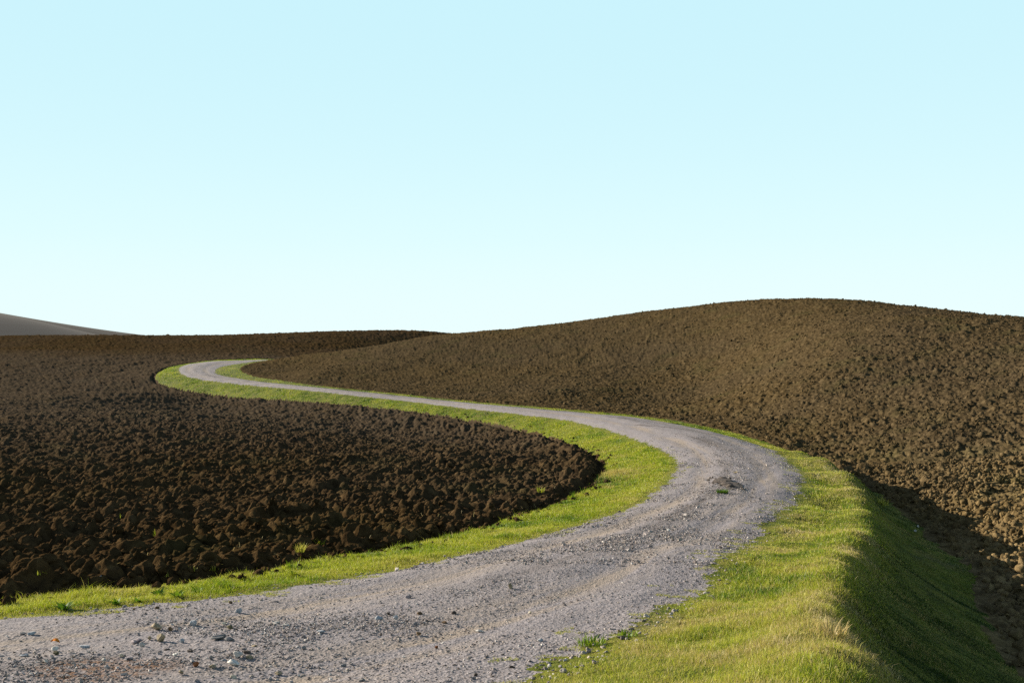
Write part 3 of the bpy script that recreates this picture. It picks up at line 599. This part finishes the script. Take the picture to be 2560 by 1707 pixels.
def h_right(b, r, sd, rg):
    n = len(r); x, y = b[:, 0], b[:, 1]
    edge = smooth01(0.0, 0.5, sd[:, 1]); lush = np.clip(0.5 + 0.8 * fbm(x * 0.9, y * 0.9, 85, 3), 0, 1)
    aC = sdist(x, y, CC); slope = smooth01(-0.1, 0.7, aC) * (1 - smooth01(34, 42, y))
    cl = clumps(x, y, 183)
    ht = (0.016 + 0.040 * edge * (0.4 + 0.6 * lush)) * (0.6 + 0.7 * rg.random(n)) * (1 + 1.0 * cl * edge) * (1 - 0.35 * slope)
    ht = np.where((rg.random(n) < 0.035) & (slope < 0.7), ht * 1.9, ht)
    pt = fbm(x * 0.8, y * 0.8, 87, 3)
    tint = np.clip(0.61 + 0.30 * pt + 0.13 * rg.normal(size=n) - 0.14 * cl, 0, 1)
    tint = np.clip(tint + 0.16 * fbm(x * 3.1, y * 3.1, 88, 3) - 0.24 * smooth01(38, 55, r), 0, 1)
    tint = np.where(rg.random(n) < 0.12 * (1 - smooth01(25, 50, r)), 0.8 + 0.2 * rg.random(n), tint)
    # the slope to the ditch: dark grass, shade painted into its tint, with dead brown streaks running down
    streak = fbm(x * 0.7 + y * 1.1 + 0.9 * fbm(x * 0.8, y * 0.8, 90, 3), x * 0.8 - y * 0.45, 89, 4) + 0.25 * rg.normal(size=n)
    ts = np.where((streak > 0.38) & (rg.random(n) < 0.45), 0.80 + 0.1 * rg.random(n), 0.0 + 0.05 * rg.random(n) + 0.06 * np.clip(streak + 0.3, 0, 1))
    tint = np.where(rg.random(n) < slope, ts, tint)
    return ht, 0.2 + 0.9 * rg.random(n), tint
def h_road(b, r, sd, rg):
    n = len(r); return 0.012 + 0.03 * rg.random(n), 0.5 + 0.9 * rg.random(n), np.clip(0.6 + 0.15 * rg.normal(size=n), 0, 1)
_sd = SD[F4[:, 0]]; _x, _y = V[F4[:, 0], 0], V[F4[:, 0], 1]
_m = np.zeros(len(F4), bool); _i = np.where((freg == 2) & vis & (cen_r < 60) & (np.minimum(np.abs(_sd[:, 0]), np.abs(_sd[:, 1])) < 0.55))[0]
_m[_i] = vnoise(_x[_i] * 2.3, _y[_i] * 4.5, 191) + 0.5 * vnoise(_x[_i] * 8, _y[_i] * 12, 192) > 0.1 + 1.6 * np.minimum(np.abs(_sd[_i, 0]), np.abs(_sd[_i, 1]))
make_blades('road_edge_grass', int(16000 * Q), np.where(_m)[0], 3, h_road)
make_blades('verge_grass', int(210000 * Q), np.where((freg == 1) & vis)[0], 1, h_left)
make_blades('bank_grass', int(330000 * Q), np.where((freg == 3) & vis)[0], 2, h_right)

# ------------------------------------------------------------------ hills far off on the left
def far_hill(name, prof, r0, rc, r1, mat):
    ths = np.array([p[0] for p in prof]); zs = np.array([p[1] for p in prof])
    T = np.linspace(ths[0], ths[-1], 260); Rr = np.linspace(r0, r1, 90)
    tt, rr = np.meshgrid(T, Rr)
    co = np.polyfit(ths, zs, 4); top = np.polyval(co, tt)
    k = np.where(rr < rc, smooth01(r0 - 60, rc, rr), 1 - 0.6 * smooth01(rc, r1, rr))
    z = -16 + (top + 16) * k
    VV = np.stack([rr * np.sin(tt), rr * np.cos(tt), z + EYE], -1).reshape(-1, 3)
    ii = np.arange(tt.size).reshape(tt.shape)
    FF = np.stack([ii[:-1, :-1], ii[:-1, 1:], ii[1:, 1:], ii[1:, :-1]], -1).reshape(-1, 4)[:, ::-1]
    return tag(mesh_np(name, VV, FF, mat), kind='structure')
g = G('far_stubble')
c = g.ramp(g.noise(1.0, 3, 0.5, vec=g.map(g.pos, (0.5, 0.004, 0.0))), [(0.25, (0.060, 0.050, 0.044)), (0.75, (0.078, 0.067, 0.060))])
g.color(c); M_far = g.m
g = G('far_soil')
c = g.ramp(g.noise(0.05, 5, 0.6), [(0.3, (0.036, 0.031, 0.027)), (0.7, (0.046, 0.040, 0.035))])
g.color(c); M_far2 = g.m
def px(u, v, r): return (math.atan2(u - 1280, 2489), (853.5 - v) / 2489 * r * math.cos(math.atan2(u - 1280, 2489)))
far_hill('far_hill', [(-0.62, 27)] + [px(u, v, 520) for u, v in ((-200, 752), (0, 785), (84, 800), (128, 809), (168, 821), (234, 836), (300, 846), (420, 860))], 330, 520, 600, M_far)
far_hill('far_ridge', [(-0.62, 37)] + [px(u, v, 800) for u, v in ((-200, 748), (0, 782), (84, 797), (190, 815), (329, 834), (400, 842), (520, 856))], 600, 800, 950, M_far2)

# ------------------------------------------------------------------ loose material: clods, gravel (nobody could count it)
def ico(sub):
    t = (1 + 5 ** 0.5) / 2
    v = [(-1, t, 0), (1, t, 0), (-1, -t, 0), (1, -t, 0), (0, -1, t), (0, 1, t), (0, -1, -t), (0, 1, -t), (t, 0, -1), (t, 0, 1), (-t, 0, -1), (-t, 0, 1)]
    f = [(0, 11, 5), (0, 5, 1), (0, 1, 7), (0, 7, 10), (0, 10, 11), (1, 5, 9), (5, 11, 4), (11, 10, 2), (10, 7, 6), (7, 1, 8), (3, 9, 4), (3, 4, 2), (3, 2, 6), (3, 6, 8), (3, 8, 9), (4, 9, 5), (2, 4, 11), (6, 2, 10), (8, 6, 7), (9, 8, 1)]
    v = [np.array(p) / np.linalg.norm(p) for p in v]
    for _ in range(sub):
        c = {}; nf = []
        def mid(a, b):
            k = (min(a, b), max(a, b))
            if k not in c:
                m = v[a] + v[b]; v.append(m / np.linalg.norm(m)); c[k] = len(v) - 1
            return c[k]
        for a, b, d in f:
            x, y, z = mid(a, b), mid(b, d), mid(d, a); nf += [(a, x, z), (b, y, x), (d, z, y), (x, y, z)]
        f = nf
    return np.array(v), np.array(f)

def lump_shapes(sub, n, rough, seed, facets=0):
    V0, F0 = ico(sub); rg = np.random.default_rng(seed); outp = []
    for i in range(n):
        p = V0.copy()
        for k in range(4):                       # smooth random bulges
            d = rg.normal(size=3); d /= np.linalg.norm(d)
            p *= (1 + rough * rg.normal() * np.cos(p @ d * (1.5 + 1.5 * k) + rg.random() * 6))[:, None]
        p += rg.normal(size=p.shape) * rough * 0.16
        for k in range(facets):                  # planar cuts
            d = rg.normal(size=3); d /= np.linalg.norm(d); c = 0.55 + 0.3 * rg.random()
            s = p @ d; p -= np.maximum(s - c, 0)[:, None] * d
        outp.append(p)
    return outp, F0

def scatter(name, n, sel, size_fn, shapes, F0, mat, seed, flat=(0.6, 0.9), sink=0.25, wfun=None, smooth=True):
    rg = np.random.default_rng(seed)
    f = F4[sel]; p = V[f]
    area = 0.5 * np.linalg.norm(np.cross(p[:, 2] - p[:, 0], p[:, 3] - p[:, 1]), axis=1)
    c = p.mean(1); r = np.hypot(c[:, 0], c[:, 1])
    w = wfun(c, r, SD[f[:, 0]], area)
    ids = rg.choice(len(f), n, p=w / w.sum()); b = c[ids]
    sz = size_fn(rg, n, r[ids], b)
    which = rg.integers(0, len(shapes), n); SH = np.array(shapes)[which]           # n, k, 3
    fl = rg.uniform(flat[0], flat[1], n)
    SH = SH * np.stack([rg.uniform(0.8, 1.25, n), rg.uniform(0.65, 1.0, n), fl], 1)[:, None]
    # random tilt then spin
    ta = rg.normal(size=n) * 0.35; ca, sa = np.cos(ta)[:, None], np.sin(ta)[:, None]
    x, z = SH[:, :, 0] * ca - SH[:, :, 2] * sa, SH[:, :, 0] * sa + SH[:, :, 2] * ca; y = SH[:, :, 1]
    a = rg.random(n) * 6.283; ca, sa = np.cos(a)[:, None], np.sin(a)[:, None]
    P = np.stack([x * ca - y * sa, x * sa + y * ca, z], 2) * sz[:, None, None]
    P += b[:, None]; P[:, :, 2] += (sz * fl * (0.5 - sink))[:, None]
    k = P.shape[1]
    FF = (F0[None] + (np.arange(n) * k)[:, None, None]).reshape(-1, 3)
    tint = np.repeat(rg.random(n), k)
    return tag(mesh_np(name, P.reshape(-1, 3), FF, mat, smooth, {'tint': ('FLOAT', tint)}), kind='stuff')

SHP, FI = lump_shapes(2, 24, 0.17, 3, 2)
SHP1, FI1 = lump_shapes(1, 24, 0.22, 4, 2)
logn = lambda m, s: (lambda rg, n, r, b: np.clip(rg.lognormal(math.log(m), s, n), m * 0.35, m * 2.6))
def w_right(c, r, sd, a): return a * np.minimum((26 / r) ** 2, 1.5) * smooth01(-0.1, 0.9, sd[:, 3]) * (0.25 + np.clip(0.5 + fbm(c[:, 0] * 0.4, c[:, 1] * 0.4, 95, 3), 0, 1.2))
def w_left(c, r, sd, a): return a * np.minimum((18 / r) ** 2, 1.2) * smooth01(0.25, 0.8, -sd[:, 2])
scatter('soil_clods', int(13000 * Q), np.where((freg == 4) & vis & (cen_r < 42))[0], logn(0.046, 0.5), SHP, FI, M_soil_r, 11, (0.65, 0.95), 0.2, w_right)
scatter('soil_clods', int(9000 * Q), np.where((freg == 4) & vis & (cen_r >= 42))[0], logn(0.058, 0.3), SHP1, FI1, M_soil_r, 12, (0.6, 0.9), 0.25, w_right)
scatter('soil_clods', int(1800 * Q), np.where((freg == 0) & vis & (cen_r < 60))[0], logn(0.060, 0.45), SHP, FI, M_soil_l, 13, (0.5, 0.8), 0.3, w_left)
scatter('soil_clods', int(1500 * Q), np.where(((freg == 0) | (freg == 1)) & vis & (cen_r < 75) & (np.abs(SD[F4[:, 0], 2]) < 0.5))[0], logn(0.035, 0.5), SHP, FI, M_soil_l, 14, (0.6, 0.9), 0.1, lambda c, r, sd, a: a * np.minimum((20 / r) ** 2, 1.2) * np.where(sd[:, 2] > 0.05, 0.35, 1.0))

def stone_material(name, stops, attr=True):
    g = G(name)
    if attr: c = g.ramp(g.attr('tint'), stops)
    else: c = g.ramp(g.noise(28, 4, 0.6), stops)
    v = g.ramp(g.noise(70, 3, 0.6), [(0.3, 0.75), (0.7, 1.15)])
    g.color(g.mix(1.0, c, v, 'MULTIPLY')); g.bsdf.inputs['Roughness'].default_value = 0.8; g.bsdf.inputs['Specular IOR Level'].default_value = 0.1
    g.bump(g.noise(80, 4, 0.6), 0.4, 0.006); return g.m
M_gravel = stone_material('gravel_stones', [(0.0, (0.10, 0.080, 0.068)), (0.2, (0.22, 0.19, 0.18)), (0.5, (0.31, 0.28, 0.275)), (0.75, (0.34, 0.29, 0.24)), (0.92, (0.43, 0.40, 0.39)), (1.0, (0.60, 0.57, 0.53))])
GS, GF = lump_shapes(1, 30, 0.16, 8, 3); GS0, GF0 = lump_shapes(0, 20, 0.2, 9, 2)
def road_t(sd): return np.clip(sd[:, 0] / np.maximum(sd[:, 0] - sd[:, 1], 1), 0, 1)
def w_coarse(c, r, sd, a):
    t = road_t(sd)
    loose = 0.35 + 1.1 * np.exp(-((t - 0.5) / 0.13) ** 2) + 0.7 * np.exp(-((t - 0.03) / 0.07) ** 2) + 0.7 * np.exp(-((t - 0.97) / 0.07) ** 2) + 1.3 * np.exp(-(((c[:, 0] + 2.5) / 2.2) ** 2 + ((c[:, 1] - 8.6) / 1.3) ** 2))
    return a * loose * np.minimum((9 / r) ** 2, 1.3) * (1.001 - smooth01(24, 47, r)) * np.clip(0.5 + 0.8 * fbm(c[:, 0] * 1.1, c[:, 1] * 1.1, 97, 3), 0.06, 1.6)
rsel = (freg == 2) & vis
scatter('gravel', int(20000 * Q), np.where(rsel & (cen_r < 16))[0], logn(0.0052, 0.65), GS, GF, M_gravel, 21, (0.35, 0.75), 0.15, w_coarse, False)
scatter('gravel', int(16000 * Q), np.where(rsel & (cen_r >= 13) & (cen_r < 48))[0], lambda rg, n, r, b: np.maximum(rg.lognormal(math.log(0.008), 0.5, n), r * 0.0006), GS0, GF0, M_gravel, 22, (0.4, 0.8), 0.15, w_coarse, False)
scatter('gravel', int(1500 * Q), np.where(((freg == 1) | (freg == 3)) & vis & (cen_r < 30) & (np.minimum(np.abs(SD[F4[:, 0], 0]), np.abs(SD[F4[:, 0], 1])) < 0.35))[0], logn(0.012, 0.4), GS, GF, M_gravel, 23, (0.4, 0.8), 0.1, lambda c, r, sd, a: a * (9 / r) ** 2, False)

# ------------------------------------------------------------------ the larger stones, one by one
PAL = {'white': ((0.55, 0.52, 0.47), (0.78, 0.76, 0.70)), 'cream': ((0.50, 0.45, 0.34), (0.70, 0.64, 0.52)), 'pale': ((0.36, 0.35, 0.33), (0.55, 0.53, 0.50)),
       'blue': ((0.30, 0.32, 0.35), (0.46, 0.49, 0.52)), 'slate': ((0.13, 0.13, 0.13), (0.26, 0.26, 0.26)), 'mauve': ((0.20, 0.17, 0.18), (0.34, 0.30, 0.31)),
       'tan': ((0.24, 0.19, 0.12), (0.42, 0.35, 0.24)), 'brown': ((0.10, 0.065, 0.035), (0.22, 0.15, 0.09)), 'olive': ((0.09, 0.08, 0.045), (0.19, 0.17, 0.10)),
       'dark': ((0.05, 0.04, 0.035), (0.12, 0.10, 0.085)), 'rust': ((0.13, 0.05, 0.02), (0.30, 0.13, 0.06))}
MST = {k: stone_material('stone_' + k, [(0.35, a), (0.65, b)], False) for k, (a, b) in PAL.items()}
BS, BF = lump_shapes(3, 16, 0.13, 31, 4)
xs = np.array([s[0] for s in STONES]); ys = np.array([s[1] for s in STONES]); gz = ground(xs, ys)
rg = np.random.default_rng(5)
for i, (x, y, w, h, c, lab) in enumerate(STONES):
    p = BS[i % 16].copy(); p /= (p.max(0) - p.min(0)); p -= (p.max(0) + p.min(0)) / 2
    depth = w * rg.uniform(0.6, 0.9)
    p = p * np.array([w, depth, h * 1.25])
    a = rg.normal() * 0.25; q = np.stack([p[:, 0] * math.cos(a) - p[:, 1] * math.sin(a), p[:, 0] * math.sin(a) + p[:, 1] * math.cos(a), p[:, 2] + h * 0.55], 1)
    o = mesh_np('stone', q, BF, MST[c], True); o.location = (x, y, gz[i] - 0.002)
    tag(o, lab, 'stone', 'larger stones on the gravel road' if y < 14 and x < 3 and i < 62 else None)

# ------------------------------------------------------------------ single plants
def plant_mesh(kind, h, spread, n, tint, seed):
    rg = np.random.default_rng(seed); VV = []; FF = []; TT = []
    for i in range(n):
        a = rg.random() * 6.283; rr = spread * 0.5 * math.sqrt(rg.random()) * (0.35 if kind == 'rosette' else 1)
        bx, by = math.cos(a) * rr, math.sin(a) * rr
        hh = h * rg.uniform(0.5, 1.1); lean = rg.uniform(0.2, 0.9) if kind == 'tuft' else rg.uniform(0.5, 1.5)
        if kind == 'tuft': a = a + rg.normal() * 0.9
        dx, dy = math.cos(a), math.sin(a); wd = (0.006 if kind == 'tuft' else 0.020) * rg.uniform(0.7, 1.3)
        if h > 0.22: wd *= 1.5
        sx, sy = -dy * wd, dx * wd; seg = 5; k0 = len(VV)
        for s in range(seg + 1):
            t = s / seg; out_ = lean * hh * t ** 1.6 * 0.9; zz = hh * (t - 0.35 * lean * t ** 2.4)
            ww = (1 - t ** 2) * (0.8 if kind == 'tuft' else (0.35 + 1.6 * t * (1 - t) * 2)) + 0.03
            cx, cy = bx + dx * out_, by + dy * out_
            VV += [(cx - sx * ww, cy - sy * ww, zz - 0.01), (cx + sx * ww, cy + sy * ww, zz - 0.01)]
            tt = np.clip(tint + rg.normal() * 0.03 + 0.10 * (t - 0.5), 0, 1); TT += [tt, tt]
        for s in range(seg): FF.append((k0 + 2 * s, k0 + 2 * s + 1, k0 + 2 * s + 3, k0 + 2 * s + 2))
    return np.array(VV), np.array(FF), np.array(TT)
px_ = np.array([s[1] for s in PLANTS]); py_ = np.array([s[2] for s in PLANTS]); gz = ground(px_, py_)
for i, (kind, x, y, h, sprd, n, tint, lab) in enumerate(PLANTS):
    VV, FF, TT = plant_mesh(kind, h, sprd, n, tint, 100 + i)
    o = mesh_np('grass_tuft' if kind == 'tuft' else 'leafy_weed', VV, FF, M_blade, True, {'tint': ('FLOAT', TT)})
    o.location = (x, y, gz[i])
    tag(o, lab, 'grass tuft' if kind == 'tuft' else 'weed', 'single grass tufts and weeds' if kind == 'tuft' else 'leafy weeds in the left verge')

# dried stalks strewn along the edge of the left field
def strewn(name, n, seed, x0, x1, dmin, dmax, tint, hmin, hmax):
    rg = np.random.default_rng(seed); pts = []
    while len(pts) < n:
        i = rg.integers(8, len(CF) - 120); b = CF[i] + (CF[i + 1] - CF[i]) * rg.random()
        d = CF[i + 1] - CF[i]; d = d / np.linalg.norm(d); nrm = np.array([-d[1], d[0]])
        q = b + nrm * rg.uniform(dmin, dmax)
        if abs(math.atan2(q[0], q[1])) < 0.58 and 6 < np.hypot(*q) < 34: pts.append(q)
    pts = np.array(pts); z = ground(pts[:, 0], pts[:, 1]); VV = []; FF = []; TT = []
    for (x, y), zz in zip(pts, z):
        a = rg.random() * 6.283; h = rg.uniform(hmin, hmax); up = rg.uniform(0.1, 0.9); w = 0.0028
        k = len(VV)
        for s in range(4):
            t = s / 3; VV += [(x + math.cos(a) * h * t * (1.1 - up) - math.sin(a) * w, y + math.sin(a) * h * t * (1.1 - up) + math.cos(a) * w, zz + h * up * t * (1 - 0.3 * t)),
                              (x + math.cos(a) * h * t * (1.1 - up) + math.sin(a) * w, y + math.sin(a) * h * t * (1.1 - up) - math.cos(a) * w, zz + h * up * t * (1 - 0.3 * t) + 0.002)]
            TT += [tint + 0.1 * rg.random()] * 2
        for s in range(3): FF.append((k + 2 * s, k + 2 * s + 1, k + 2 * s + 3, k + 2 * s + 2))
    return tag(mesh_np(name, np.array(VV), np.array(FF), M_blade, True, {'tint': ('FLOAT', np.clip(TT, 0, 1))}), kind='stuff')
strewn('dry_stalks', 260, 41, 0, 0, 0.0, 3.0, 0.88, 0.05, 0.2)
strewn('edge_grass', 420, 42, 0, 0, -0.10, 0.25, 0.45, 0.06, 0.17)

# ------------------------------------------------------------------ mud lump left on the bend, and a fallen leaf
MS, MF = lump_shapes(3, 5, 0.16, 61, 1)
M_mud = stone_material('dried_mud', [(0.35, (0.06, 0.046, 0.036)), (0.65, (0.16, 0.135, 0.118))], False)
VV = []; FF = []; k = 0
for j, (dx, dy, s, sz) in enumerate(((-0.12, -0.75, 0.13, 0.035), (-0.02, -0.35, 0.15, 0.06), (0.04, 0.1, 0.15, 0.065), (0.12, 0.65, 0.15, 0.06), (0.13, 1.3, 0.14, 0.035)) + tuple((0.32 * math.sin(q * 2.4), -0.9 + q * 0.19, 0.035 + 0.02 * math.cos(q * 5.1), 0.03) for q in range(14)) + ((0.06, 0.1, 0.30, 0.022), (0.0, -0.6, 0.30, 0.020), (0.06, 0.9, 0.30, 0.022))):
    p = MS[j % 5] * np.array([s, s * (1.25 if sz > 0.025 else 1.9), sz]) + np.array([dx, dy, 0.012]); VV.append(p); FF.append(MF + k); k += len(p)
mx_, my_ = MUD
o = mesh_np('mud_lump', np.concatenate(VV), np.concatenate(FF), M_mud, False); o.location = (mx_, my_, float(ground(mx_, my_)[0]) - 0.01)
tag(o, 'ridge of dried grey mud on the bend of the gravel road', 'mud')
g = G('leaf_orange'); g.color(g.ramp(g.noise(60, 3), [(0.3, (0.45, 0.12, 0.01)), (0.7, (0.75, 0.27, 0.03))])); M_leaf = g.m
n = 9; VV = []; FF = []
for s in range(n):
    t = s / (n - 1); w = 0.018 * math.sin(math.pi * min(t * 1.02 + 0.02, 1)) ** 0.8 + 0.001
    zc = 0.012 + 0.020 * math.sin(t * 3.0)
    VV += [((t - 0.5) * 0.085, -w, zc + 0.008), ((t - 0.5) * 0.085, 0, zc), ((t - 0.5) * 0.085, w, zc + 0.012)]
for s in range(n - 1):
    for q in (0, 1): FF.append((3 * s + q, 3 * s + q + 1, 3 * s + q + 4, 3 * s + q + 3))
lx, ly = LEAF
o = mesh_np('fallen_leaf', np.array(VV), np.array(FF), M_leaf, True); o.location = (lx, ly, float(ground(lx, ly)[0])); o.rotation_euler = (0.25, 0.1, -0.2)
tag(o, 'curled orange leaf lying on the gravel above the white flat-faced stone', 'leaf')
